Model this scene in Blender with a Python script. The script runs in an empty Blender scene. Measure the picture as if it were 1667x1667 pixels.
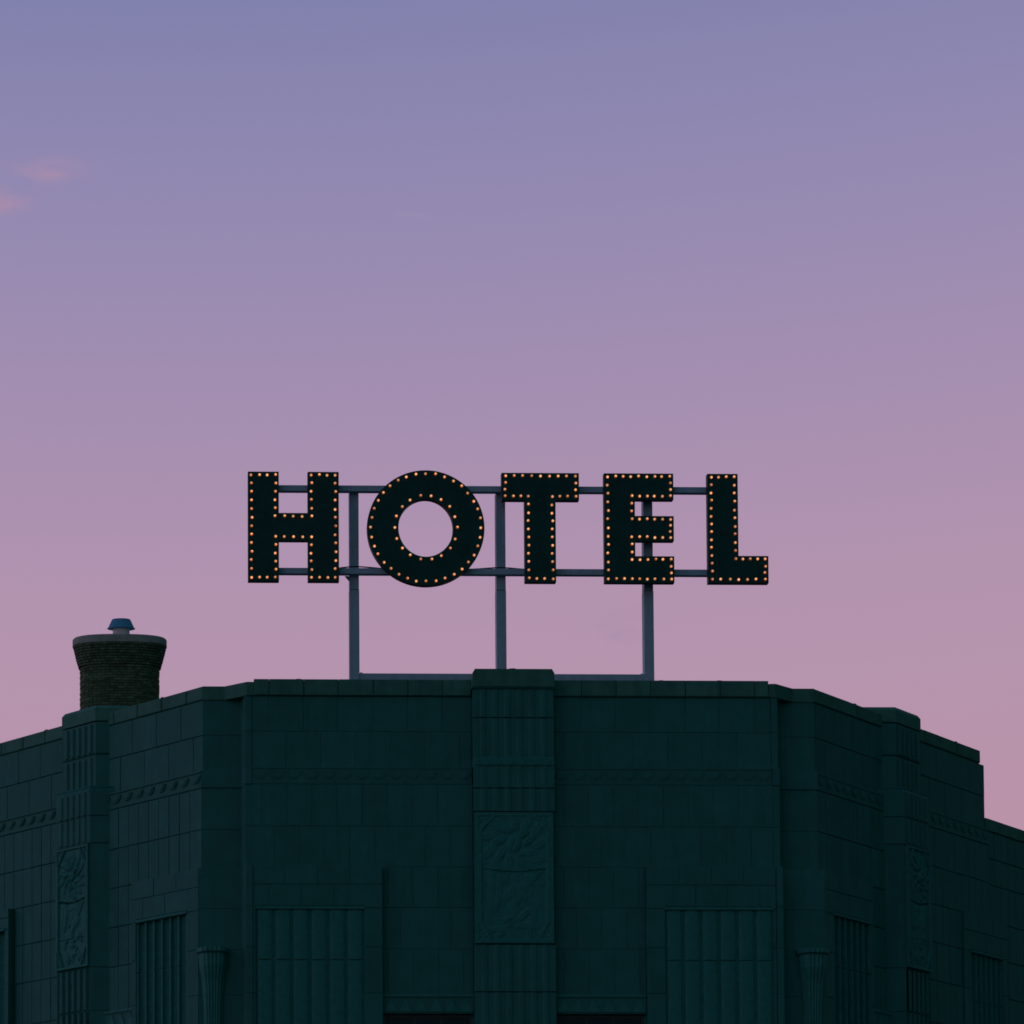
import bpy, math, random
from math import sin, cos, pi, radians, sqrt, atan2

# ------------------------------------------------------------------ camera
scene = bpy.context.scene
col = scene.collection
F_PX, IMG = 4070.0, 1667.0
PITCH = radians(2.7)
cam_data = bpy.data.cameras.new("camera")
cam_data.sensor_width = 36.0
cam_data.lens = F_PX / IMG * 36.0
cam_data.shift_x = (IMG / 2 - 220.0) / IMG
cam_data.shift_y = ((2300.0 - F_PX * math.tan(PITCH)) - IMG / 2) / IMG
cam_data.clip_end = 6000.0
cam = bpy.data.objects.new("camera", cam_data)
col.objects.link(cam)
cam.location = (-10.11, -61.0, 1.6)
cam.rotation_euler = (pi / 2 + PITCH, 0, radians(-0.75))
scene.camera = cam

# ------------------------------------------------------------------ view
scene.view_settings.view_transform = 'Standard'
scene.view_settings.look = 'None'
scene.view_settings.exposure = 0.0
scene.view_settings.gamma = 1.0
scene.view_settings.use_curve_mapping = False
scene.cycles.max_bounces = 5
scene.cycles.diffuse_bounces = 3
scene.cycles.filter_width = 1.7


def s2l(c):
    return tuple((v / 255 / 12.92) if v / 255 <= 0.04045 else ((v / 255 + 0.055) / 1.055) ** 2.4 for v in c)


# ------------------------------------------------------------------ world: dusk sky, afterglow ahead-left, night behind
world = bpy.data.worlds.new("World")
scene.world = world
world.use_nodes = True
wn, wl = world.node_tree.nodes, world.node_tree.links
wn.clear()


def N(nodes, typ, **kw):
    n = nodes.new(typ)
    for k, v in kw.items():
        setattr(n, k, v)
    return n


def math_node(op, a, b=None, nodes=wn, links=wl, clamp=False):
    n = nodes.new('ShaderNodeMath')
    n.operation = op
    n.use_clamp = clamp
    for i, v in enumerate((a, b)):
        if v is None:
            continue
        if isinstance(v, (int, float)):
            n.inputs[i].default_value = v
        else:
            links.new(v, n.inputs[i])
    return n.outputs[0]


tc = wn.new('ShaderNodeTexCoord')
direction = tc.outputs['Generated']
sep = wn.new('ShaderNodeSeparateXYZ')
wl.new(direction, sep.inputs[0])
ramp = wn.new('ShaderNodeValToRGB')
ramp.color_ramp.interpolation = 'B_SPLINE'
SKY = [(0.00, (196, 142, 140)), (0.12, (190, 144, 156)), (0.235, (184, 148, 171)), (0.30, (181, 149, 175)),
       (0.36, (169, 144, 176)), (0.43, (150, 139, 178)), (0.50, (130, 131, 175)), (0.62, (104, 113, 163)),
       (0.80, (74, 88, 140)), (1.0, (58, 72, 122))]
els = ramp.color_ramp.elements
while len(els) < len(SKY):
    els.new(0.5)
for e, (p, c) in zip(els, SKY):
    e.position = p
    e.color = (*s2l(c), 1)
wl.new(sep.outputs[2], ramp.inputs[0])
# afterglow falls off smoothly with the angle from where the sun went down (ahead, a little left)
GLOW_AZ = radians(55)
flat_len = math_node('SQRT', math_node('ADD', math_node('MULTIPLY', sep.outputs[0], sep.outputs[0]),
                                       math_node('MULTIPLY', sep.outputs[1], sep.outputs[1])))
toward = math_node('ADD', math_node('MULTIPLY', sep.outputs[0], -sin(GLOW_AZ)),
                   math_node('MULTIPLY', sep.outputs[1], cos(GLOW_AZ)))
mr = wn.new('ShaderNodeMapRange')
mr.interpolation_type = 'SMOOTHSTEP'
mr.inputs['From Min'].default_value = -0.60
mr.inputs['From Max'].default_value = 0.14
mr.inputs['To Min'].default_value = 0.0
mr.inputs['To Max'].default_value = 1.0
wl.new(toward, mr.inputs['Value'])
night = wn.new('ShaderNodeMix')
night.data_type = 'RGBA'
night.inputs['A'].default_value = (0.030, 0.072, 0.090, 1)
wl.new(mr.outputs[0], night.inputs['Factor'])
wl.new(ramp.outputs[0], night.inputs['B'])
sky_col = night.outputs['Result']

# thin pink cloud wisps
noise_w = wn.new('ShaderNodeTexNoise')
noise_w.inputs['Scale'].default_value = 60.0
noise_w.inputs['Detail'].default_value = 4.0
mapw = wn.new('ShaderNodeMapping')
mapw.inputs['Scale'].default_value = (1, 1, 2.6)
wl.new(direction, mapw.inputs[0])
wl.new(mapw.outputs[0], noise_w.inputs['Vector'])


def wisp(c, rx, rz, power, col_in, tint, tilt=0.0):
    dx = math_node('SUBTRACT', sep.outputs[0], c[0])
    dz = math_node('ADD', math_node('SUBTRACT', sep.outputs[2], c[2]), math_node('MULTIPLY', dx, tilt))
    dx = math_node('DIVIDE', dx, rx)
    dz = math_node('DIVIDE', dz, rz)
    r2 = math_node('ADD', math_node('MULTIPLY', dx, dx), math_node('MULTIPLY', dz, dz))
    g = math_node('POWER', 2.718, math_node('MULTIPLY', r2, -1.0))
    front = math_node('GREATER_THAN', sep.outputs[1], 0.0)
    nn = wn.new('ShaderNodeMapRange')
    nn.inputs['From Min'].default_value = 0.38
    nn.inputs['From Max'].default_value = 0.66
    wl.new(noise_w.outputs[0], nn.inputs['Value'])
    k = math_node('MULTIPLY', math_node('MULTIPLY', g, front), math_node('MULTIPLY', nn.outputs[0], power), clamp=True)
    m = wn.new('ShaderNodeMix')
    m.data_type = 'RGBA'
    wl.new(k, m.inputs['Factor'])
    wl.new(col_in, m.inputs['A'])
    m.inputs['B'].default_value = (*s2l(tint), 1)
    return m.outputs['Result']


sky_col = wisp((-0.0208, 0, 0.4525), 0.0130, 0.0030, 0.75, sky_col, (178, 143, 170), -0.08)
sky_col = wisp((-0.0375, 0, 0.4435), 0.0075, 0.0034, 1.15, sky_col, (180, 142, 168))
sky_col = wisp((0.1082, 0, 0.4377), 0.0150, 0.0006, 0.16, sky_col, (176, 152, 182), 0.144)
sky_col = wisp((0.1965, 0, 0.298), 0.011, 0.006, 0.5, sky_col, (160, 139, 170))
sky_col = wisp((-0.20, 0, 0.41), 0.05, 0.006, 1.0, sky_col, (176, 142, 168))
sky_col = wisp((0.42, 0, 0.36), 0.06, 0.006, 0.7, sky_col, (176, 142, 168))
bg = wn.new('ShaderNodeBackground')
wl.new(sky_col, bg.inputs[0])
bg.inputs[1].default_value = 1.0
wo = wn.new('ShaderNodeOutputWorld')
wl.new(bg.outputs[0], wo.inputs[0])

rnd = random.Random(7)


# ------------------------------------------------------------------ materials
def mat(name, base, rough=0.6, metallic=0.0, tone=False, var=0.0, noise=0.0, nscale=3.0, streak=0.0, bump=0.0, bscale=40.0, spec=0.5):
    m = bpy.data.materials.new(name)
    m.use_nodes = True
    nt = m.node_tree
    nd, lk = nt.nodes, nt.links
    b = nd['Principled BSDF']
    b.inputs['Roughness'].default_value = rough
    b.inputs['Metallic'].default_value = metallic
    b.inputs['Specular IOR Level'].default_value = spec
    rgb = nd.new('ShaderNodeRGB')
    rgb.outputs[0].default_value = (*base, 1)
    out = rgb.outputs[0]
    geo = nd.new('ShaderNodeNewGeometry')

    def scale_by(fac, c):
        mx = nd.new('ShaderNodeVectorMath')
        mx.operation = 'SCALE'
        lk.new(c, mx.inputs[0])
        lk.new(fac, mx.inputs['Scale'])
        return mx.outputs[0]

    def mrange(v, lo, hi):
        r = nd.new('ShaderNodeMapRange')
        lk.new(v, r.inputs['Value'])
        r.inputs['To Min'].default_value = lo
        r.inputs['To Max'].default_value = hi
        return r.outputs[0]
    if var:
        oi = nd.new('ShaderNodeObjectInfo')
        out = scale_by(mrange(oi.outputs['Random'], 1 - var, 1 + var), out)
    if tone:
        at_ = nd.new('ShaderNodeAttribute')
        at_.attribute_name = 'tone'
        out = scale_by(at_.outputs['Fac'], out)
    if noise:
        t = nd.new('ShaderNodeTexNoise')
        t.inputs['Scale'].default_value = nscale
        t.inputs['Detail'].default_value = 6
        t.inputs['Roughness'].default_value = 0.65
        lk.new(geo.outputs['Position'], t.inputs['Vector'])
        r = nd.new('ShaderNodeMapRange')
        r.inputs['From Min'].default_value = 0.3
        r.inputs['From Max'].default_value = 0.7
        r.inputs['To Min'].default_value = 1 - noise
        r.inputs['To Max'].default_value = 1 + noise
        lk.new(t.outputs[0], r.inputs['Value'])
        out = scale_by(r.outputs[0], out)
    if streak:
        mp = nd.new('ShaderNodeMapping')
        mp.inputs['Scale'].default_value = (6, 6, 0.35)
        lk.new(geo.outputs['Position'], mp.inputs[0])
        t = nd.new('ShaderNodeTexNoise')
        t.inputs['Scale'].default_value = 1.0
        t.inputs['Detail'].default_value = 5
        lk.new(mp.outputs[0], t.inputs['Vector'])
        r = nd.new('ShaderNodeMapRange')
        r.inputs['From Min'].default_value = 0.35
        r.inputs['From Max'].default_value = 0.7
        r.inputs['To Min'].default_value = 1 + streak * 0.4
        r.inputs['To Max'].default_value = 1 - streak
        lk.new(t.outputs[0], r.inputs['Value'])
        out = scale_by(r.outputs[0], out)
    lk.new(out, b.inputs['Base Color'])
    if bump:
        t = nd.new('ShaderNodeTexNoise')
        t.inputs['Scale'].default_value = bscale
        t.inputs['Detail'].default_value = 4
        lk.new(geo.outputs['Position'], t.inputs['Vector'])
        bp = nd.new('ShaderNodeBump')
        bp.inputs['Strength'].default_value = bump
        bp.inputs['Distance'].default_value = 0.01
        lk.new(t.outputs[0], bp.inputs['Height'])
        lk.new(bp.outputs[0], b.inputs['Normal'])
    return m


STONE = (0.026, 0.198, 0.155)
M = {
    'stone': mat('glazed_terracotta', STONE, 0.6, var=0.05, noise=0.10, nscale=2.2, streak=0.08, bump=0.25, spec=0.12),
    'coping': mat('coping_terracotta', (0.05, 0.225, 0.155), 0.65, var=0.08, noise=0.18, nscale=3, streak=0.1, bump=0.3, spec=0.12),
    'joint': mat('mortar_joint', (0.016, 0.170, 0.135), 0.9, noise=0.2, nscale=6, spec=0.1),
    'relief': mat('carved_terracotta', (0.024, 0.225, 0.178), 0.6, noise=0.16, nscale=7, bump=0.2, spec=0.15),
    'brick': mat('dark_brick', (0.060, 0.140, 0.064), 0.85, tone=True, noise=0.35, nscale=9, bump=0.4),
    'mortar': mat('chimney_mortar', (0.05, 0.09, 0.06), 0.95, noise=0.2),
    'concrete': mat('chimney_concrete', (0.29, 0.42, 0.33), 0.85, noise=0.22, nscale=6, bump=0.3),
    'pipe': mat('galvanised_pipe', (0.62, 0.70, 0.66), 0.5, metallic=0.0, noise=0.15, nscale=8),
    'hood': mat('blue_sheet_metal', (0.07, 0.37, 0.52), 0.4, noise=0.12, nscale=9, spec=0.3),
    'steel': mat('grey_painted_steel', (0.29, 0.52, 0.57), 0.5, noise=0.10, nscale=4, streak=0.12, bump=0.1, spec=0.3),
    'black': mat('black_sheet_metal', (0.005, 0.075, 0.058), 0.5, noise=0.15, nscale=3, bump=0.06, bscale=8, spec=0.15),
    'cable': mat('black_cable', (0.012, 0.018, 0.02), 0.6),
    'roof': mat('bitumen_roof', (0.05, 0.055, 0.055), 0.9, noise=0.2),
    'glass': mat('dark_glass', (0.006, 0.012, 0.014), 0.12, noise=0.1, spec=0.5),
    'frame': mat('bronze_window_frame', (0.03, 0.055, 0.05), 0.5, noise=0.1),
    'asphalt': mat('asphalt', (0.045, 0.047, 0.05), 0.9, noise=0.25, nscale=1.5, bump=0.4),
    'paving': mat('concrete_paving', (0.18, 0.18, 0.17), 0.85, noise=0.2, nscale=1.2),
}
# lit bulb glass: each bulb a little brighter or dimmer, whiter in the middle where the filament sits
bm_ = bpy.data.materials.new('lit_bulb')
bm_.use_nodes = True
nd, lk = bm_.node_tree.nodes, bm_.node_tree.links
pb = nd['Principled BSDF']
oi = nd.new('ShaderNodeObjectInfo')
rc = nd.new('ShaderNodeValToRGB')
btc = nd.new('ShaderNodeTexCoord')
bsep = nd.new('ShaderNodeSeparateXYZ')
lk.new(btc.outputs['Object'], bsep.inputs[0])
bmr = nd.new('ShaderNodeMapRange')
bmr.inputs['From Min'].default_value = -0.024
bmr.inputs['From Max'].default_value = -0.058
lk.new(bsep.outputs[1], bmr.inputs['Value'])
rc.color_ramp.elements[0].color = (0.30, 0.05, 0.010, 1)
rc.color_ramp.elements[1].color = (1.25, 0.74, 0.42, 1)
mid = rc.color_ramp.elements.new(0.55)
mid.color = (0.80, 0.27, 0.08, 1)
lk.new(bmr.outputs[0], rc.inputs[0])
st = nd.new('ShaderNodeMapRange')
st.inputs['To Min'].default_value = 0.50
st.inputs['To Max'].default_value = 1.18
mulr = math_node('FRACT', math_node('MULTIPLY', oi.outputs['Random'], 7.31, nd, lk), None, nd, lk)
lk.new(mulr, st.inputs['Value'])
pb.inputs['Base Color'].default_value = (0.5, 0.25, 0.12, 1)
pb.inputs['Roughness'].default_value = 0.15
lk.new(rc.outputs[0], pb.inputs['Emission Color'])
lk.new(st.outputs[0], pb.inputs['Emission Strength'])
M['bulb'] = bm_


# ------------------------------------------------------------------ object helpers
def mesh(name, verts, faces, material, smooth=False):
    me = bpy.data.meshes.new(name)
    me.from_pydata(verts, [], faces)
    me.update()
    me.materials.append(material)
    if smooth:
        me.polygons.foreach_set('use_smooth', [True] * len(me.polygons))
    return me


def link(name, data, parent=None, loc=(0, 0, 0), rz=0.0):
    o = bpy.data.objects.new(name, data)
    col.objects.link(o)
    o.location = loc
    o.rotation_euler = (0, 0, rz)
    if parent:
        o.parent = parent
    return o


class MB:
    """collects shapes into one mesh"""
    def __init__(self):
        self.v, self.f = [], []

    def add(self, verts, faces):
        n = len(self.v)
        self.v += [tuple(p) for p in verts]
        self.f += [tuple(i + n for i in fc) for fc in faces]
        return self

    def box(self, x0, x1, y0, y1, z0, z1):
        return self.add([(x0, y0, z0), (x1, y0, z0), (x1, y1, z0), (x0, y1, z0),
                         (x0, y0, z1), (x1, y0, z1), (x1, y1, z1), (x0, y1, z1)],
                        [(0, 3, 2, 1), (4, 5, 6, 7), (0, 1, 5, 4), (1, 2, 6, 5), (2, 3, 7, 6), (3, 0, 4, 7)])

    def cbox(self, x0, x1, y0, y1, z0, z1, c):
        """box whose front (low y) edges are chamfered"""
        v = [(x0, y1, z0), (x1, y1, z0), (x1, y1, z1), (x0, y1, z1),
             (x0, y0 + c, z0), (x1, y0 + c, z0), (x1, y0 + c, z1), (x0, y0 + c, z1),
             (x0 + c, y0, z0 + c), (x1 - c, y0, z0 + c), (x1 - c, y0, z1 - c), (x0 + c, y0, z1 - c)]
        f = [(8, 9, 10, 11), (3, 2, 1, 0)]
        for i in range(4):
            j = (i + 1) % 4
            f += [(i, j, 4 + j, 4 + i), (4 + i, 4 + j, 8 + j, 8 + i)]
        return self.add(v, f)

    def prism(self, poly, z0, z1):
        """vertical prism over a counter-clockwise plan polygon"""
        n = len(poly)
        v = [(x, y, z0) for x, y in poly] + [(x, y, z1) for x, y in poly]
        f = [tuple(range(n - 1, -1, -1)), tuple(range(n, 2 * n))]
        f += [(i, (i + 1) % n, n + (i + 1) % n, n + i) for i in range(n)]
        return self.add(v, f)

    def xz_prism(self, poly, y0, y1):
        """prism over an elevation polygon (counter-clockwise seen from the front)"""
        n = len(poly)
        v = [(x, y0, z) for x, z in poly] + [(x, y1, z) for x, z in poly]
        f = [tuple(range(n)), tuple(range(2 * n - 1, n - 1, -1))]
        f += [((i + 1) % n, i, n + i, n + (i + 1) % n) for i in range(n)]
        return self.add(v, f)

    def loft(self, rings, cap=True):
        n = len(rings[0])
        v = [p for r in rings for p in r]
        f = []
        for k in range(len(rings) - 1):
            for i in range(n):
                j = (i + 1) % n
                f.append((k * n + i, k * n + j, (k + 1) * n + j, (k + 1) * n + i))
        if cap:
            f.append(tuple(range(n - 1, -1, -1)))
            f.append(tuple((len(rings) - 1) * n + i for i in range(n)))
        return self.add(v, f)

    def tube(self, pts, r, n=6):
        rings = []
        for i, p in enumerate(pts):
            a = pts[max(i - 1, 0)]
            b = pts[min(i + 1, len(pts) - 1)]
            d = [b[k] - a[k] for k in range(3)]
            l = sqrt(sum(q * q for q in d))
            d = [q / l for q in d]
            ref = (0, 0, 1) if abs(d[2]) < 0.9 else (1, 0, 0)
            u = [d[1] * ref[2] - d[2] * ref[1], d[2] * ref[0] - d[0] * ref[2], d[0] * ref[1] - d[1] * ref[0]]
            lu = sqrt(sum(q * q for q in u))
            u = [q / lu for q in u]
            w = [d[1] * u[2] - d[2] * u[1], d[2] * u[0] - d[0] * u[2], d[0] * u[1] - d[1] * u[0]]
            rings.append([tuple(p[k] + r * (cos(2 * pi * q / n) * u[k] + sin(2 * pi * q / n) * w[k]) for k in range(3))
                          for q in range(n)])
        return self.loft(rings)

    def build(self, name, m, parent=None, loc=(0, 0, 0), rz=0.0, smooth=False):
        return link(name, mesh(name, self.v, self.f, m, smooth), parent, loc, rz)


def tag(o, label, cat, group=None, kind=None):
    if label:
        o['label'] = label
    if cat:
        o['category'] = cat
    if group:
        o['group'] = group
    if kind:
        o['kind'] = kind
    return o


# ------------------------------------------------------------------ ground
g = MB().box(-1500, 1500, -1500, 1500, -0.5, 0.0).build('street', M['asphalt'])
g['kind'] = 'structure'
g['label'] = 'dark asphalt street in front of the building'
p = MB().prism([(-14.5, -3.5), (14.5, -3.5), (40, 18), (40, 40), (-40, 40), (-40, 18)], -0.2, 0.13).build('pavement', M['paving'])
p['kind'] = 'structure'
p['label'] = 'pale concrete pavement around the foot of the building'

# ------------------------------------------------------------------ building
bld = link('hotel_building', None)
tag(bld, 'dark teal art deco hotel building with fluted pilasters, seen from the street against dusk', 'building')
AL, AR = radians(45.5), radians(43.0)
CX, CY = 7.6, 0.4                    # outer corner where each wing meets the stepped corner
LEN, LEN_LOW = 8.48, 20.0
FR = {'front': ((0, 0, 0), 0.0), 'left': ((-CX, CY, 0), -AL), 'right': ((CX, CY, 0), AR)}
Z_TOP, Z_COP, Z_A, Z_FRI, Z_B = 19.66, 19.30, 18.42, 17.52, 17.08
ROWS = [(16.03, 17.06), (15.02, 16.03), (14.01, 15.02), (12.99, 14.01), (11.86, 12.99), (10.85, 11.86)]
OFF_B, OFF_C = 0.10, 0.35
GAP_X, GAP_Z = 0.012, 0.021
block_cache = {}


def block(name, parent, x0, x1, z0, z1, front, depth=0.12, c=0.006, m='stone', gx=GAP_X, gz=GAP_Z):
    """one stone: its mesh is shared with every stone of the same size"""
    w, h = round(x1 - x0 - gx, 3), round(z1 - z0 - gz, 3)
    if w < 0.06 or h < 0.05:
        return None
    key = (w, h, depth, c, m)
    if key not in block_cache:
        block_cache[key] = mesh(name, *(lambda b: (b.v, b.f))(MB().cbox(-w / 2, w / 2, 0, depth, -h / 2, h / 2, c)), M[m])
    return link(name, block_cache[key], parent, ((x0 + x1) / 2, -front + rnd.uniform(-.005, .005), (z0 + z1) / 2))


def cut(x0, x1, holes):
    seg = [(x0, x1)]
    for a, b in holes:
        seg = [q for s in seg for q in ((s[0], min(s[1], a)), (max(s[0], b), s[1])) if q[1] - q[0] > 0.08]
    return seg


def row(name, parent, x0, x1, z0, z1, w, phase, front, holes=(), m='stone', depth=0.12, c=0.006, gx=GAP_X, gz=GAP_Z):
    for a, b in cut(x0, x1, holes):
        edges = [a]
        k = math.floor((a - phase) / w) + 1
        while phase + k * w < b - 0.10:
            e = phase + k * w
            if e - edges[-1] > 0.10:
                edges.append(e)
            k += 1
        edges.append(b)
        for i in range(len(edges) - 1):
            block(name, parent, edges[i], edges[i + 1], z0, z1, front, depth, c, m, gx, gz)


def mir(side, a, b):
    """interval measured outward from the corner -> local x of that wing"""
    return (a, b) if side > 0 else (-b, -a)


# ---- relief carving (height field) -------------------------------------------------
def relief(name, w, h, parent, loc, style=0, m='relief', nx=50, nz=124, depth=1.0):
    r = random.Random(style * 31 + 5)
    leaves = []                              # x, z, half length, half width, angle, height (metres on the panel)

    def leaf(x, z, a, b, ang, ht):
        leaves.append((x, z, a, b, cos(ang), sin(ang), ht))
    mx, mz = 0.0, 0.76 * h
    for q, (rad, n, ln) in enumerate(((0.33, 13, .11), (0.20, 9, .09))):       # medallion: two rings of plumes
        for k in range(n):
            t = 2 * pi * k / n + .2 * q
            leaf(mx + rad * w * cos(t), mz + rad * w * 1.25 * sin(t), ln * w * 1.25, ln * w * .55, t + .5, .05 + .02 * q)
    leaf(mx, mz, .12 * w, .09 * w, 1.2, .09)
    leaf(mx + .1 * w, mz + .12 * w, .10 * w, .05 * w, .4, .08)
    for k in range(9):                                                          # folded wing in the middle
        q = k / 8
        leaf((.24 - .20 * q) * w, (.53 - .20 * q) * h, .22 * w, .048 * w, .55 + .5 * q, .055)
        leaf((-.10 + .30 * q) * w, (.36 + .02 * (k % 3)) * h, .07 * w, .045 * w, 1.4 + .3 * q, .05)
    leaf(-.24 * w, .44 * h, .36 * w, .10 * w, 1.5, .06)
    for k in range(16):                                                         # foliage at the foot
        t = r.uniform(0, 2 * pi)
        leaf(r.uniform(-.26, .26) * w, r.uniform(.07, .26) * h, r.uniform(.08, .14) * w, r.uniform(.03, .05) * w, t, r.uniform(.04, .06))
    for k in range(14):
        leaf(r.uniform(-.34, .34) * w, r.uniform(.06, .94) * h, .07 * w, .035 * w, r.uniform(0, 6), .035)

    def hgt(u, t):                           # u -0.5..0.5 across, t 0..1 up
        au = abs(u)
        edge = min(0.5 - au, min(t, 1 - t) * h / w)
        if edge < 0.05:
            return 0.055
        strap = 0.43 - max(0, (t - 0.86) / 0.14) * 0.22 - max(0, (0.16 - t) / 0.16) * 0.17
        if abs(au - strap) < 0.024:
            return 0.065
        if au > strap:
            return 0.02 + 0.022 * (sin(au * 90) * sin(t * 130) > 0.2)
        z = 0.012
        x_, z_ = u * w, t * h
        for lx_, lz_, la, lb, ca, sa, ht in leaves:
            dx, dz = x_ - lx_, z_ - lz_
            if abs(dx) > .4 * w or abs(dz) > .5 * w:
                continue
            p_, q_ = (dx * ca + dz * sa) / la, (-dx * sa + dz * ca) / lb
            d = p_ * p_ + q_ * q_
            if d < 1:
                z = max(z, ht * (sqrt(1 - d) * .7 + .3) * (.75 if abs(q_) < .14 else 1))
        j1 = 0.56 - 0.02 * max(0, 1 - (u / 0.33) ** 2)
        if abs(t - j1) < 0.006:
            z = -0.03
        elif abs(t - 0.245) < 0.0035:
            z -= 0.02
        return z
    verts, faces = [], []
    for k in range(nz + 1):
        for i in range(nx + 1):
            u, t = i / nx - 0.5, k / nz
            verts.append((u * w, -hgt(u, t) * depth, t * h))
    n1 = nx + 1
    for k in range(nz):
        for i in range(nx):
            a = k * n1 + i
            faces.append((a, a + 1, a + n1 + 1, a + n1))
    base = len(verts)                        # closed slab behind
    verts += [(-w / 2, 0.1, 0), (w / 2, 0.1, 0), (w / 2, 0.1, h), (-w / 2, 0.1, h)]
    faces.append((base, base + 3, base + 2, base + 1))
    lo = [i for i in range(n1)]
    hi = [nz * n1 + i for i in range(n1)]
    faces.append(tuple([base, base + 1] + lo[::-1]))
    faces.append(tuple([base + 2, base + 3] + hi))
    faces.append(tuple([base + 3, base] + [k * n1 for k in range(nz + 1)]))
    faces.append(tuple([base + 1, base + 2] + [k * n1 + nx for k in range(nz, -1, -1)]))
    return link(name, mesh(name, verts, faces, M[m]), parent, loc)


# ---- walls ---------------------------------------------------------------------------
def wall_front():
    loc, rz = FR['front']
    b = MB().box(-6.44, 6.44, 0.0, 0.45, 0, Z_COP + 0.05).box(-6.36, 6.36, 0.02, 0.40, Z_COP + 0.05, Z_TOP + 0.02)
    y0 = -OFF_B - 0.022
    b.box(-6.44, 6.44, y0, 0.0, 11.37, Z_B).box(-6.44, 6.44, y0, 0.0, 0, 9.28)
    for a, e in cut(-6.44, 6.44, [(-3.19, -1.05), (1.05, 3.19)]):      # window openings
        b.box(a, e, y0, 0.0, 9.28, 11.37)
    wl_ = b.build('wall', M['joint'], bld, loc, rz)
    pil = [(-1.0, 1.0)]
    row('coping_stone', wl_, -6.38, 6.38, Z_COP, Z_TOP + 0.06, 0.86, 0.02, 0.07, pil, 'coping', depth=0.55, c=0.02, gx=0.010, gz=0.012)
    for s_ in (-1, 1):
        a, b_ = sorted((s_ * 6.385, s_ * 6.44))
        MB().cbox(a, b_, -0.06, 0.45, Z_COP + 0.004, Z_TOP - 0.02, 0.01).build('coping_stone', M['coping'], wl_)
    row('wall_block', wl_, -6.44, 6.44, Z_A, Z_COP, 0.86, 0.0, 0.013, pil, gx=.005, gz=.006)
    row('wall_block', wl_, -6.44, 6.44, Z_FRI, Z_A, 0.86, 0.43, 0.013, pil, gx=.005, gz=.006)
    frieze(wl_, [(-6.44, -1.0), (1.0, 6.44)], 0.4)
    bays = [(-6.7, -3.25), (3.25, 6.7)]
    for i, (z0, z1) in enumerate(ROWS):
        holes = pil + (bays if z0 < 15.0 else [])
        if z1 < 11.9:
            break
        row('wall_slab', wl_, -6.44, 6.44, z0, z1, 0.62, 0.31 * (i % 2), OFF_B + 0.035, holes, depth=0.09, gx=.005, gz=.006)
    return wl_


def frieze(parent, segs, relief_=1.0):
    """flat band with a hanging row of half-round scallops"""
    for a, b in segs:
        MB().cbox(a, b, -OFF_B - 0.03, 0.0, Z_B - 0.005, Z_FRI - 0.02, 0.012).box(a, b, -OFF_B - 0.03 - 0.03 * relief_, 0.0, Z_FRI - 0.06, Z_FRI - 0.021) \
            .build('frieze_band', M['stone'], parent)
        n = max(1, round((b - a) / 0.41))
        st = (b - a) / n
        if 'scallop' not in block_cache:
            pts = [(-0.17, 0.0)] + [(-0.17 * cos(pi * k / 10), -0.19 * sin(pi * k / 10)) for k in range(1, 10)] + [(0.17, 0.0)]
            inner = [(x * 0.72, z * 0.72 - 0.012) for x, z in pts]
            m_ = MB().xz_prism(pts, -0.035, 0.0)
            m_.xz_prism(inner, -0.052, -0.035)
            block_cache['scallop'] = mesh('scallop', m_.v, m_.f, M['stone'])
        for k in range(n):
            link('scallop', block_cache['scallop'], parent, (a + st * (k + .5), -OFF_B - 0.03, Z_FRI - 0.125)).scale = (1, relief_, 1)


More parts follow.
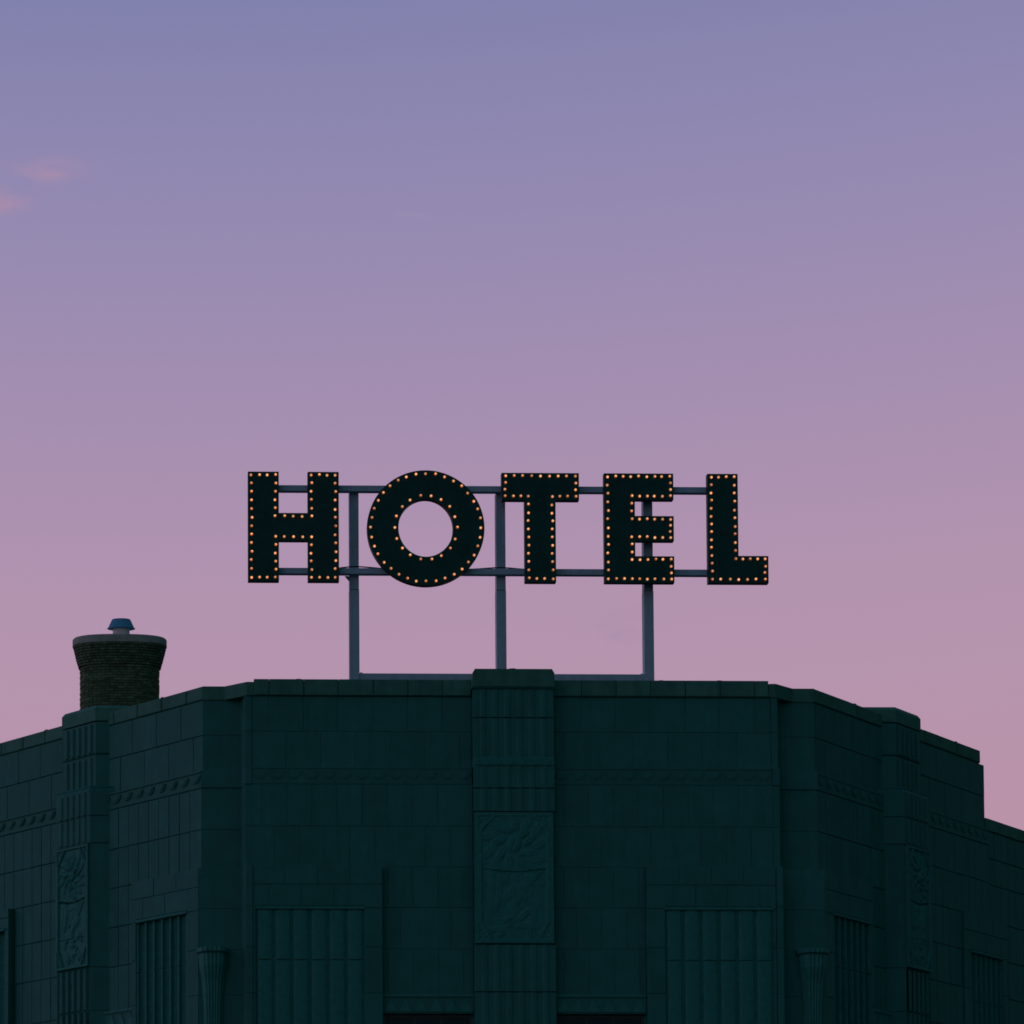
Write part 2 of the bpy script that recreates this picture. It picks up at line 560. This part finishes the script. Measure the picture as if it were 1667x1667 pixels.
def wall_wing(side):
    loc, rz = FR['right' if side > 0 else 'left']
    R = lambda a, b: mir(side, a, b)
    b = MB()
    x0, x1 = R(0, LEN)
    b.box(x0, x1, 0.0, 0.45, 0, Z_COP + 0.05)
    b.box(x0 + .05, x1 - .05, 0.02, 0.40, Z_COP + 0.05, Z_TOP - 0.04)
    x0, x1 = R(0, LEN + 0.27)
    b.box(x0, x1, -OFF_B, 0.0, 11.37, Z_B).box(x0, x1, -OFF_B, 0.0, 0, 9.28)
    for a, e in cut(x0, x1, [R(2.25, 3.48)]):
        b.box(a, e, -OFF_B, 0.0, 9.28, 11.37)
    b.box(*R(LEN, LEN + 0.27), 0.0, 0.45, 0, 19.16)
    b.box(*R(LEN + 0.27, LEN_LOW), 0.02, 0.45, 0, 17.5)
    w_ = b.build('wall', M['joint'], bld, loc, rz)
    pil = [R(3.55, 4.80)]
    row('coping_stone', w_, *R(-0.02, LEN), Z_COP, Z_TOP, 0.86, 0.3, 0.05, pil, 'coping', depth=0.52, c=0.02, gx=0.014, gz=0.02)
    row('wall_block', w_, *R(-0.01, LEN + 0.24), Z_A, Z_COP, 0.86, 0.10, 0.027, pil)
    row('wall_block', w_, *R(-0.01, LEN + 0.24), Z_FRI, Z_A, 0.86, 0.53, 0.027, pil)
    frieze(w_, [R(-0.045, 3.55), R(4.80, LEN + 0.25)], 1.0 if side < 0 else 0.5)
    bays = [R(-0.2, 2.2), R(7.15 if side > 0 else 6.77, 8.85)]
    for i, (z0, z1) in enumerate(ROWS):
        holes = pil + (bays if z0 < 15.0 else []) + ([R(2.2, 3.55)] if z0 < 11.8 else [])
        row('wall_slab', w_, *R(-0.05, LEN + 0.27), z0, z1, 0.36, 0.0, OFF_B + 0.03, holes, depth=0.09)
    # lower wing beyond the tall part
    far = LEN_LOW if side < 0 else LEN_LOW
    row('coping_stone', w_, *R(LEN + 0.27, 15.0), 17.5, 17.86, 0.86, 0.3, 0.05, (), 'coping', depth=0.5, c=0.02)
    MB().box(*R(15.02, LEN_LOW), -0.05, 0.45, 17.5, 17.85).build('parapet_coping', M['coping'], w_)
    if True:
        lowb = [R(8.6, 9.9)]
        for i, (z0, z1) in enumerate([(16.76, 17.5), (16.03, 16.76)] + ROWS[1:]):
            row('wall_slab', w_, *R(LEN + 0.27, 12.4 if side > 0 else 11.0), z0, z1, 0.40, 0.0, 0.03, lowb if z0 < 14 else (), depth=0.07)
    return w_


W = {'front': wall_front(), 'left': wall_wing(-1), 'right': wall_wing(1)}


# ---- stepped corner piers ------------------------------------------------------------
def pier_poly(d, side, mitre=False):
    k = 0.414 * d
    a, b = (-7.06 - k, -6.53 - k) if mitre else (-6.68, -6.60)
    pts = [(-CX - k, CY - d), (a, CY - d), (b, -d), (-6.44, -d), (-6.44, 0.44), (-7.29, 0.70)]
    return pts if side < 0 else [(-x, y) for x, y in pts][::-1]


for side in (-1, 1):
    cp = MB().prism(pier_poly(0.0, side), 0, Z_COP).build('corner_pier', M['joint'], bld)
    zs = [Z_FRI, Z_A, Z_COP]
    for a, b in zip(zs[:-1], zs[1:]):
        MB().prism(pier_poly(0.035, side), a + 0.006, b - 0.006).build('pier_stone', M['stone'], cp)
    MB().prism(pier_poly(0.06, side, True), Z_COP + 0.002, Z_TOP - 0.02).build('pier_coping', M['coping'], cp)
    for a, b in [(Z_B - 0.004, Z_FRI - 0.008)] + [(a + 0.006, b - 0.006) for a, b in ROWS]:
        d = OFF_B + 0.03 if b > 15.1 else OFF_C
        d += 0.02 * (b > 17.2)
        MB().prism(pier_poly(d, side), a, b).build('pier_stone', M['stone'], cp)
    MB().prism(pier_poly(OFF_B + 0.015, side), 15.0, Z_FRI - .01).build('pier_core', M['joint'], cp)
    MB().prism(pier_poly(0.018, side), Z_FRI - .009, Z_COP).build('pier_core', M['joint'], cp)
    MB().prism(pier_poly(OFF_C - 0.014, side), 0, 15.0).build('pier_core', M['joint'], cp)
    # carved console on the pier
    cn = MB()
    rings = []
    prof = [(13.0, .80, .40), (12.90, .80, .40), (12.86, .70, .34), (12.55, .66, .33), (12.2, .54, .22), (11.7, .48, .19), (11.0, .44, .17), (10.0, .42, .15)]
    for z, w_, d_ in prof:
        ring = []
        n = 15
        for i in range(n):
            u = i / (n - 1)
            fl = 0.025 * (i % 2)
            ring.append((w_ * (u - .5), -d_ * (1 - (2 * u - 1) ** 4) * 0.7 - 0.3 * d_ + fl, z))
        ring += [(w_ * .5, 0.1, z), (-w_ * .5, 0.1, z)]
        rings.append(ring)
    cn.loft(rings[::-1])
    cn.build('console', M['relief'], cp, ((-7.40 if side < 0 else 7.40), CY - OFF_C, 0))


# ---- window bays: surround, lintel stones, fluted ribs -------------------------------------
def bay(frame, x0, x1, p0, p1, n, z_panel, z_bot, off, z_top=15.02, rib_d=0.13, rec=0.16, fillet=False, head=0.03):
    loc, rz = FR[frame]
    b = MB()
    f = -off + 0.014
    b.box(x0 + .01, p0, f, 0, z_bot, z_panel)
    b.box(p1, x1 - .01, f, 0, z_bot, z_panel)
    b.box(x0 + .01, x1 - .01, f, 0, z_panel, z_top - 0.02)
    b.box(p0, p1, -off + rec, 0, z_bot, z_panel - 0.002)
    s = b.build('fluted_bay', M['joint'], bld, loc, rz)
    zm = z_panel + 0.55 * (z_top - z_panel)
    wide = (x1 - x0) / max(2, round((x1 - x0) / 0.82))
    row('lintel_stone', s, x0, x1, zm, z_top, wide, x0, off)
    row('lintel_stone', s, p0 - .02, p1 + .02, z_panel + 0.05, zm, wide, x0 + wide * .5, off)
    for a, e in ((x0, p0), (p1, x1)):
        if e - a > 0.06:
            z = zm
            for zz in (z_panel, 12.99, 11.86, z_bot):
                block('jamb_stone', s, a, e - 0.0, zz, z, off)
                z = zz
    MB().cbox(p0 - .01, p1 + .01, -off - head, 0, z_panel - 0.03, z_panel + 0.04, head * .5).build('head_moulding', M['relief'], s)
    w = (p1 - p0) / n
    for k in range(n + 1 if fillet else n):
        for z0, z1 in ((12.70, z_panel - 0.04), (z_bot, 12.67)):
            key = ('rib', round(w, 3), round(z1 - z0, 3))
            if key not in block_cache:
                r = w * 0.40
                sec = [(-r, 0.0)] + [(-r * cos(pi * q / 6), -rib_d * sin(pi * q / 6)) for q in range(1, 6)] + [(r, 0.0)]
                if fillet:
                    sec = [(-.036, 0.0), (-.024, -rib_d), (.024, -rib_d), (.036, 0.0)]
                m_ = MB().prism(sec, 0, z1 - z0)
                block_cache[key] = mesh('rib', m_.v, m_.f, M['relief'])
            link('rib', block_cache[key], s, (p0 + (.03 + (w * n - .06) / n * k if fillet else w * (k + .5)), -off + rec, z0))
    return s


ZB = 9.2
bay('front', -6.44, -3.25, -6.36, -3.70, 6, 13.96, ZB, OFF_C - 0.025, rib_d=0.028, rec=0.045, head=0.012)
bay('front', 3.25, 6.44, 3.70, 6.36, 6, 13.96, ZB, OFF_C - 0.025, rib_d=0.028, rec=0.045, head=0.012)
for side, fr in ((-1, 'left'), (1, 'right')):
    a, e = mir(side, -0.14, 2.18)
    q0, q1 = mir(side, 0.26, 2.03)
    bay(fr, a, e, q0, q1, 6, 13.97, ZB, OFF_C, rib_d=0.075 if side < 0 else 0.05, rec=0.105 if side < 0 else 0.08, fillet=True)
    far0 = 7.18 if side > 0 else 6.80
    a, e = mir(side, far0, 9.6)
    q0, q1 = mir(side, 7.55 if side > 0 else 6.95, 9.3)
    bay(fr, a, e, q0, q1, 6, 14.0 if side > 0 else 14.45, ZB, OFF_C if side < 0 else OFF_B + 0.08, rib_d=0.09 if side < 0 else 0.05, rec=0.14 if side < 0 else 0.07, fillet=True)


# ---- pilasters -----------------------------------------------------------------------------
def flutes(parent, x0, x1, z0, z1, y, n, d=0.07, w=0.55):
    st = (x1 - x0) / n
    for k in range(n):
        c = x0 + st * (k + .5)
        h = st * w / 2
        key = ('flute', round(h, 3), round(z1 - z0, 3), d)
        if key not in block_cache:
            sec = [(-h, 0.0), (-h * .7, -d * .75), (0, -d), (h * .7, -d * .75), (h, 0.0)]
            m_ = MB().prism(sec, 0, z1 - z0)
            block_cache[key] = mesh('flute', m_.v, m_.f, M['stone'])
        link('flute', block_cache[key], parent, (c, y, z0))


def chamfer_cap(x0, x1, z0, z1, y0, y1, c=0.06, h=0.10):
    return MB().xz_prism([(x0, z0), (x1, z0), (x1, z1 - h), (x1 - c, z1), (x0 + c, z1), (x0, z1 - h)], y0, y1)


def pilaster_front():
    P = MB().box(-0.97, 0.97, -0.27, 0.46, 17.60, 19.46).box(-0.94, 0.94, -0.30, 0.0, 0, 17.60).build('pilaster', M['joint'], bld)
    chamfer_cap(-1.01, 1.01, 19.46, 19.90, -0.36, 0.55).build('pilaster_cap', M['coping'], P)
    chamfer_cap(-1.03, 1.03, 19.42, 19.459, -0.33, 0.5, 0.01, 0.01).build('cap_moulding', M['stone'], P)
    for z0, z1 in ((18.70, 19.41), (17.70, 18.685)):
        block('shaft_stone', P, -1.0, 1.0, z0 - .008, z1 + .008, 0.31, 0.12)
        flutes(P, -0.9, 0.9, z0 + .01, z1 - .01, -0.31, 6, 0.02)
    MB().cbox(-0.99, 0.99, -0.375, 0.0, 17.50, 17.70, 0.012).build('leaf_moulding', M['relief'], P)
    for k in range(6):
        MB().xz_prism([(-.12, 0), (.12, 0), (.10, .13), (0, .20), (-.10, .13)], -0.02, 0.02) \
            .build('leaf', M['relief'], P, (-0.75 + 0.3 * k, -0.375, 17.50))
    for z0, z1 in ((16.36, 16.92), (16.94, 17.50)):
        block('shaft_stone', P, -1.0, 1.0, z0 - .008, z1 + .008, 0.36, 0.12)
        flutes(P, -0.9, 0.9, z0 + .0, z1 - .0, -0.36, 6, 0.02)
    relief('relief_panel', 1.93, 3.24, P, (-0.015, -0.36, 13.09), 0, nx=72, nz=116, depth=0.42)
    for z0, z1 in ((11.9, 13.05), (10.6, 11.88), (9.2, 10.58)):
        block('shaft_stone', P, -1.0, 1.0, z0 - .008, z1 + .008, 0.36, 0.12)
        flutes(P, -0.9, 0.9, z0 + .0, z1 - .0, -0.36, 6, 0.02)


pilaster_front()


def pilaster_wing(side):
    fr = 'right' if side > 0 else 'left'
    loc, rz = FR[fr]
    A0, A1 = 3.55, 4.80
    turn = AR if side > 0 else AL

    def plan(o, back, e=0.0):
        # inner return runs parallel to the front facade, outer return square to the wing
        d = back + o
        p_ = [(A1 + e, -o), (A1 + e, back), (A0 - e - d / math.tan(turn), back), (A0 - e, -o)]
        return p_ if side > 0 else [(-x, y) for x, y in p_][::-1]
    P = MB().prism(plan(0.25, 0.35, -.02), 17.7, 19.42).prism(plan(0.47, 0.0, -.02), 0, 17.7).build('pilaster', M['joint'], bld, loc, rz)
    top = MB()
    lo, hi = plan(0.30, 0.36), plan(0.24, 0.36, -0.05)
    top.loft([[(x, y, 19.44) for x, y in lo], [(x, y, 19.76) for x, y in lo], [(x, y, 19.85) for x, y in hi]])
    top.build('pilaster_cap', M['coping'], P)
    for z0, z1 in ((18.58, 19.42), (17.72, 18.55)):
        MB().prism(plan(0.28, 0.0), z0 + .01, z1 - .01).build('shaft_stone', M['stone'], P)
        a, e = mir(side, A0 + .08, A1 - .08)
        flutes(P, a, e, z0 + .04, z1 - .06, -0.28, 5, 0.05)
    lo, hi = plan(0.50, 0.0), plan(0.40, 0.0, -0.10)
    MB().loft([[(x, y, 16.94) for x, y in lo], [(x, y, 17.60) for x, y in lo], [(x, y, 17.74) for x, y in hi]]).build('shaft_stone', M['stone'], P)
    a, e = mir(side, A0 + .08, A1 - .08)
    flutes(P, a, e, 16.96, 17.55, -0.50, 5, 0.04)
    MB().prism(plan(0.50, 0.0), 16.23, 16.92).build('shaft_stone', M['stone'], P)
    flutes(P, a, e, 16.26, 16.90, -0.50, 5, 0.04)
    MB().prism(plan(0.47, 0.0), 13.03, 16.215).build('shaft_stone', M['stone'], P)
    relief('relief_panel', 1.20, 3.16, P, (side * (A0 + A1) / 2, -0.50, 13.04), 1)
    for z0, z1 in ((11.9, 13.0), (10.6, 11.88), (9.2, 10.58)):
        MB().prism(plan(0.47, 0.0), z0, z1).build('shaft_stone', M['stone'], P)
        flutes(P, a, e, z0 + .02, z1 - .02, -0.47, 5, 0.04)


pilaster_wing(-1)
pilaster_wing(1)


# ---- ornament band and windows between pilaster and bays -----------------------------------
def window(fr, x0, x1, z0, z1):
    loc, rz = FR[fr]
    t = 0.07
    y = -0.075
    w = MB()
    for a, b_, c, d in ((x0, x0 + t, z0, z1), (x1 - t, x1, z0, z1), (x0 + t, x1 - t, z0, z0 + t), (x0 + t, x1 - t, z1 - t, z1)):
        w.box(a, b_, y - 0.02, y + 0.05, c, d)
    wo_ = w.build('window', M['frame'], bld, loc, rz)
    n = 3
    st = (x1 - x0 - 2 * t) / n
    for k in range(n):
        MB().box(x0 + t + st * k + .02, x0 + t + st * (k + 1) - .02, y + 0.01, y + 0.02, z0 + t, z1 - t).build('pane', M['glass'], wo_)
        if k:
            MB().box(x0 + t + st * k - .02, x0 + t + st * k + .02, y - 0.01, y + 0.04, z0 + t, z1 - t).build('mullion', M['frame'], wo_)


def ornament_band(fr, x0, x1):
    loc, rz = FR[fr]
    f = -OFF_B - 0.10
    b = MB().box(x0, x1, f, 0.0, 11.38, 11.86).build('ornament_band', M['stone'], bld, loc, rz)
    MB().cbox(x0, x1, f - 0.03, f, 11.78, 11.85, 0.012).build('band_moulding', M['relief'], b)
    n = max(2, round((x1 - x0) / 0.37))
    st = (x1 - x0) / n
    for k in range(n):
        MB().xz_prism([(-st * .45, .0), (st * .45, .0), (0, .33)], -0.025, 0.0).build('zigzag', M['relief'], b, (x0 + st * (k + .5), f, 11.42))


for s in (-1, 1):
    a, e = sorted((s * 1.0, s * 3.24))
    ornament_band('front', a, e)
    window('front', a + .05, e - .05, 9.3, 11.36)
    fr = 'right' if s > 0 else 'left'
    a, e = mir(s, 2.2, 3.53)
    ornament_band(fr, a, e)
    window(fr, a + .05, e - .05, 9.3, 11.36)

# ---- roof and rear -----------------------------------------------------------------------
lx, ly = -CX - LEN * cos(AL), CY + LEN * sin(AL)
rx, ry = CX + LEN * cos(AR), CY + LEN * sin(AR)
MB().prism([(-6.5, .3), (6.5, .3), (7.3, .75), (rx - .4, ry), (rx - .4, ry + .3), (lx + .4, ly + .3), (lx + .4, ly), (-7.3, .75)], 18.5, 18.8) \
    .build('roof', M['roof'], bld)
MB().box(lx, rx, ry + .05, ry + .45, 0, 19.3).build('rear_wall', M['stone'], bld)
l2x, l2y = -CX - LEN_LOW * cos(AL), CY + LEN_LOW * sin(AL)
r2x, r2y = CX + LEN_LOW * cos(AR), CY + LEN_LOW * sin(AR)
MB().prism([(lx + .2, ly + .5), (rx - .1, ry + .5), (r2x - .3, r2y), (l2x + .3, l2y)], 16.9, 17.2).build('roof', M['roof'], bld)
MB().box(l2x, r2x, max(l2y, r2y), max(l2y, r2y) + .4, 0, 17.5).build('rear_wall', M['stone'], bld)

# ---- chimney -------------------------------------------------------------------------------
ch = link('chimney', None, bld, (-9.66, 5.0, 18.8))
ch['label'] = 'oval brown brick chimney with flared top and blue metal vent hood'


def oval(a, b, n=64, p_=2.5):
    out = []
    for k in range(n):
        t = 2 * pi * k / n
        c, s = cos(t), sin(t)
        out.append((a * math.copysign(abs(c) ** (2 / p_), c), b * math.copysign(abs(s) ** (2 / p_), s)))
    return out


RATIO = 0.45


def course_scale(z):                      # z above roof; shaft, then corbelled courses
    lo, hi = 2.62, 3.24
    if z < lo:
        return 1.065
    q = min(1, (z - lo) / (hi - lo))
    return 1.085 + 0.165 * q ** 0.9


bk = MB()
CH = 0.072
nc = int(3.25 / CH)
for k in range(nc):
    z0 = k * CH
    a = course_scale(z0 + .02)
    pts = oval(a, a * RATIO, 240)
    acc = [0]
    for i in range(len(pts)):
        q, w_ = pts[i], pts[(i + 1) % len(pts)]
        acc.append(acc[-1] + sqrt((w_[0] - q[0]) ** 2 + (w_[1] - q[1]) ** 2))
    L = acc[-1]
    header = (k % 6 == 5) or z0 > 2.6
    nb = int(L / (0.115 if header else 0.225))

    def at(s_):
        s_ %= L
        i = 0
        lo_, hi_ = 0, len(acc) - 1
        while hi_ - lo_ > 1:
            mid = (lo_ + hi_) // 2
            if acc[mid] <= s_:
                lo_ = mid
            else:
                hi_ = mid
        q, w_ = pts[lo_ % len(pts)], pts[(lo_ + 1) % len(pts)]
        f_ = (s_ - acc[lo_]) / max(1e-9, acc[lo_ + 1] - acc[lo_])
        return (q[0] + (w_[0] - q[0]) * f_, q[1] + (w_[1] - q[1]) * f_)
    ph = (k % 2) * 0.5
    for j in range(nb):
        s0 = (j + ph) * L / nb + .006
        s1 = (j + 1 + ph) * L / nb - .006
        p0, p1 = at(s0), at(s1)
        dx, dy = p1[0] - p0[0], p1[1] - p0[1]
        l = sqrt(dx * dx + dy * dy) or 1
        nx_, ny_ = dy / l, -dx / l
        o = rnd.uniform(-.004, .006)
        q0 = (p0[0] + nx_ * o, p0[1] + ny_ * o)
        q1 = (p1[0] + nx_ * o, p1[1] + ny_ * o)
        i0 = (p0[0] - nx_ * .1, p0[1] - ny_ * .1)
        i1 = (p1[0] - nx_ * .1, p1[1] - ny_ * .1)
        g_ = .013 if z0 > 2.58 else .005
        bk.prism([q0, q1, i1, i0][::1], z0 + g_, z0 + CH - .004)
bw = bk.build('brickwork', M['brick'], ch)
bw['kind'] = 'stuff'
tone = bw.data.attributes.new('tone', 'FLOAT', 'POINT')
vals = []
for _ in range(len(bw.data.vertices) // 8):
    vals += [rnd.choice((.7, .85, .95, 1.05, 1.15, 1.4))] * 8
tone.data.foreach_set('value', vals)
core = MB()
core.loft([[(x, y, z) for x, y in oval(course_scale(z) - .035, course_scale(z) * RATIO - .035)] for z in (0, 1.5, 2.6, 2.8, 3.0, 3.24)])
core.build('mortar_core', M['mortar'], ch)
cr = MB()
cr.loft([[(x, y, z) for x, y in oval(a, a * RATIO)] for a, z in ((1.24, 3.24), (1.262, 3.255), (1.262, 3.42), (1.235, 3.45))])
cr.build('cap_ring', M['concrete'], ch)
circ = lambda r, n=28: [(r * cos(2 * pi * k / n), r * sin(2 * pi * k / n)) for k in range(n)]
MB().loft([[(x, y * .5, z) for x, y in circ(r)] for r, z in ((.228, 3.44), (.228, 3.80))]).build('flue_pipe', M['pipe'], ch, (0.04, 0, 0), smooth=False)
hood = MB().loft([[(x, y * .5, z) for x, y in circ(r)] for r, z in ((.33, 3.762), (.376, 3.757), (.376, 3.768), (.352, 3.785), (.25, 4.005), (.238, 4.013))]) \
    .build('vent_hood', M['hood'], ch, (0.04, 0, 0))
hood['label'] = 'blue sheet metal hood over the flue'

# hardened sealant standing slightly proud on a few coping joints
for fr, xs, zt in (('front', (-5.27, 3.72, 5.17), Z_TOP + 0.052), ('left', (-1.42, -5.70), Z_TOP - 0.008), ('right', (2.0, 7.2), Z_TOP - 0.008)):
    for x in xs:
        w_ = rnd.uniform(.05, .09)
        MB().xz_prism([(-w_, 0), (w_, 0), (w_ * .6, .016), (-w_ * .5, .02)], 0.0, 0.12).build('sealant_bead', M['cable'], W[fr], (x, -0.03, zt))
MB().xz_prism([(-.09, 0), (.09, 0), (.06, .024), (-.07, .02)], 0.0, 0.12).build('sealant_bead', M['cable'], bld, (-0.02, -0.34, 19.897))

# ------------------------------------------------------------------ hotel sign
sign = link('hotel_sign', None, None, (0, 1.2, 18.8))
tag(sign, 'black HOTEL roof sign edged with glowing bulbs on three grey steel posts', 'sign')
Z0 = 18.8                                  # sign is modelled from the roof up
TH = 0.16


def bulb_mesh():
    v, f = [], []
    n, rr, r = 10, 5, 0.037
    for k in range(rr):
        a = pi / 2 * k / rr
        for i in range(n):
            t = 2 * pi * i / n
            v.append((r * cos(a) * cos(t), -0.018 - r * 0.95 * sin(a), r * cos(a) * sin(t)))
    v.append((0, -0.018 - r * .95, 0))
    for k in range(rr - 1):
        for i in range(n):
            j = (i + 1) % n
            f.append((k * n + i, (k + 1) * n + i, (k + 1) * n + j, k * n + j)[::-1])
    for i in range(n):
        f.append(((rr - 1) * n + i, (rr - 1) * n + (i + 1) % n, len(v) - 1))
    b = MB().add(v, f)
    # neck that seats the bulb on the sheet
    b.loft([[(x * q, y, z * q) for x, z in circ(0.03, 8)] for q, y in ((1, 0.0), (1, -0.02))][::-1], cap=False)
    return mesh('bulb', b.v, b.f, M['bulb'], True)


BULB = bulb_mesh()


def bulbs(letter, pts):
    for x, z in pts:
        b = link('bulb', BULB, letter, (x + rnd.uniform(-.004, .004), rnd.uniform(-.006, .004), z + rnd.uniform(-.004, .004)))
        b.rotation_euler = (rnd.uniform(-.45, .45), 0, rnd.uniform(-.45, .45))


def letter_poly(word, poly, counts, inset=0.088):
    """poly clockwise seen from the front, starting at the top-left corner; counts = bulb spaces on each edge"""
    n = len(poly)
    m_ = MB().xz_prism([(x, z) for x, z in poly][::-1], 0.0, TH)
    L = m_.build('letter', M['black'], sign, (0, 0, -Z0))
    L['label'] = 'black sheet metal letter ' + word + ' outlined in small warm bulbs'
    ins = []
    for i in range(n):
        (x0, z0), (x1, z1), (x2, z2) = poly[i - 1], poly[i], poly[(i + 1) % n]
        d0 = (x1 - x0, z1 - z0)
        d1 = (x2 - x1, z2 - z1)
        l0, l1 = sqrt(d0[0] ** 2 + d0[1] ** 2), sqrt(d1[0] ** 2 + d1[1] ** 2)
        n0 = (d0[1] / l0, -d0[0] / l0)     # inward normal for a clockwise outline
        n1 = (d1[1] / l1, -d1[0] / l1)
        ins.append((x1 + inset * (n0[0] + n1[0]), z1 + inset * (n0[1] + n1[1])))
    pts = []
    for i in range(n):
        a, b = ins[i], ins[(i + 1) % n]
        for k in range(counts[i]):
            q = k / counts[i]
            pts.append((a[0] + (b[0] - a[0]) * q, a[1] + (b[1] - a[1]) * q))
    bulbs(L, pts)
    return L


T, B = 25.405, 22.595
letter_poly('H', [(-6.44, T), (-5.66, T), (-5.66, 24.345), (-4.925, 24.345), (-4.925, T), (-4.14, T), (-4.14, B), (-4.925, B),
                  (-4.925, 23.64), (-5.66, 23.64), (-5.66, B), (-6.44, B)], [3, 5, 4, 5, 3, 12, 3, 5, 4, 5, 3, 12])
letter_poly('T', [(-0.005, T), (1.958, T), (1.958, 24.705), (1.36, 24.705), (1.36, B), (0.575, B), (0.575, 24.705), (-0.005, 24.705)],
            [8, 3, 3, 10, 3, 10, 3, 3])
letter_poly('E', [(2.595, T), (4.358, T), (4.358, 24.73), (3.375, 24.73), (3.375, 24.31), (4.36, 24.31), (4.36, 23.67), (3.375, 23.67),
                  (3.375, 23.275), (4.362, 23.275), (4.362, B), (2.595, B)], [8, 3, 5, 3, 5, 3, 5, 3, 5, 3, 8, 12])
letter_poly('L', [(5.225, T), (5.998, T), (5.998, 23.293), (6.755, 23.293), (6.755, B), (5.225, B)], [3, 10, 4, 3, 6, 13])
# O: an oval ring with real thickness
oc = (-1.935, 23.978)
no = 96
ring = lambda a, b, y: [(oc[0] + a * cos(2 * pi * k / no), y, oc[1] + b * sin(2 * pi * k / no)) for k in range(no)]
v = ring(1.487, 1.482, 0) + ring(0.695, 0.742, 0) + ring(1.487, 1.482, TH) + ring(0.695, 0.742, TH)
f = []
for i in range(no):
    j = (i + 1) % no
    f += [(i, j, no + j, no + i), (2 * no + j, 2 * no + i, 3 * no + i, 3 * no + j), (j, i, 2 * no + i, 2 * no + j), (no + i, no + j, 3 * no + j, 3 * no + i)]
O = MB().add(v, f).build('letter', M['black'], sign, (0, 0, -Z0))
O['label'] = 'round black sheet metal letter O with inner and outer rings of bulbs'
bulbs(O, [(oc[0] + 1.402 * cos(2 * pi * k / 36), oc[1] + 1.388 * sin(2 * pi * k / 36)) for k in range(36)])
bulbs(O, [(oc[0] + 0.787 * cos(2 * pi * k / 18), oc[1] + 0.825 * sin(2 * pi * k / 18)) for k in range(18)])

# steel: rails behind the letters, posts behind the rails, foot rail on the roof
for z in (24.975, 22.845):
    MB().cbox(-6.30, 5.9, TH + 0.005, TH + 0.155, z, z + 0.15, 0.006).build('rail', M['steel'], sign, (0, 0, -Z0))
PY = TH + 0.16
for x in (-3.722, 0.017, 3.775):
    MB().cbox(x - 0.117, x + 0.117, PY, PY + 0.235, 22.50, 25.02, 0.006).build('post', M['steel'], sign, (0, 0, -Z0))
    pl = sign.children[-1]
    lw = MB().cbox(x - 0.123, x + 0.123, PY - 0.006, PY + 0.241, 18.8, 22.485, 0.006).build('post', M['steel'], sign, (0, 0, -Z0))
    # splice band between the two lengths of post
    MB().box(x - 0.112, x + 0.112, PY + 0.006, PY + 0.229, 22.484, 22.501).build('splice_joint', M['cable'], sign, (0, 0, -Z0))
    MB().box(x - 0.22, x + 0.22, PY - 0.1, PY + 0.34, 18.8, 18.83).build('base_plate', M['steel'], sign, (0, 0, -Z0))
for a, b in ((-3.595, -0.11), (0.145, 3.645)):
    MB().cbox(a, b, PY + 0.02, PY + 0.20, 20.17, 20.345, 0.006).build('foot_rail', M['steel'], sign, (0, 0, -Z0))
for x in (-3.55, 3.60):
    MB().box(x - .03, x + .03, PY + 0.05, PY + 0.12, 20.346, 20.375).build('bolt', M['steel'], sign, (0, 0, -Z0))
# little gusset under the lower rail beside the first post
MB().xz_prism([(-3.96, 22.845), (-3.845, 22.71), (-3.84, 22.845)], PY + 0.02, PY + 0.06).build('gusset', M['steel'], sign, (0, 0, -Z0))
MB().box(-4.02 + .08, -3.99 + .08, PY - .08, PY - .04, 25.125, 25.145).build('bolt', M['steel'], sign, (0, 0, -Z0))
# feeder cables that ride over the lower rail at the posts
for x0, x1, xm, h in ((-4.35, -2.75, -3.72, .055), (-0.85, 0.75, 0.0, .045)):
    pts = []
    for k in range(15):
        x = x0 + (x1 - x0) * k / 14
        q = max(0, 1 - abs(x - xm) / (abs(x1 - xm) if x > xm else abs(x0 - xm)))
        pts.append((x, TH + 0.08, 23.0 + h * (q * q * (3 - 2 * q))))
    MB().tube(pts, 0.016).build('cable', M['cable'], sign, (0, 0, -Z0))
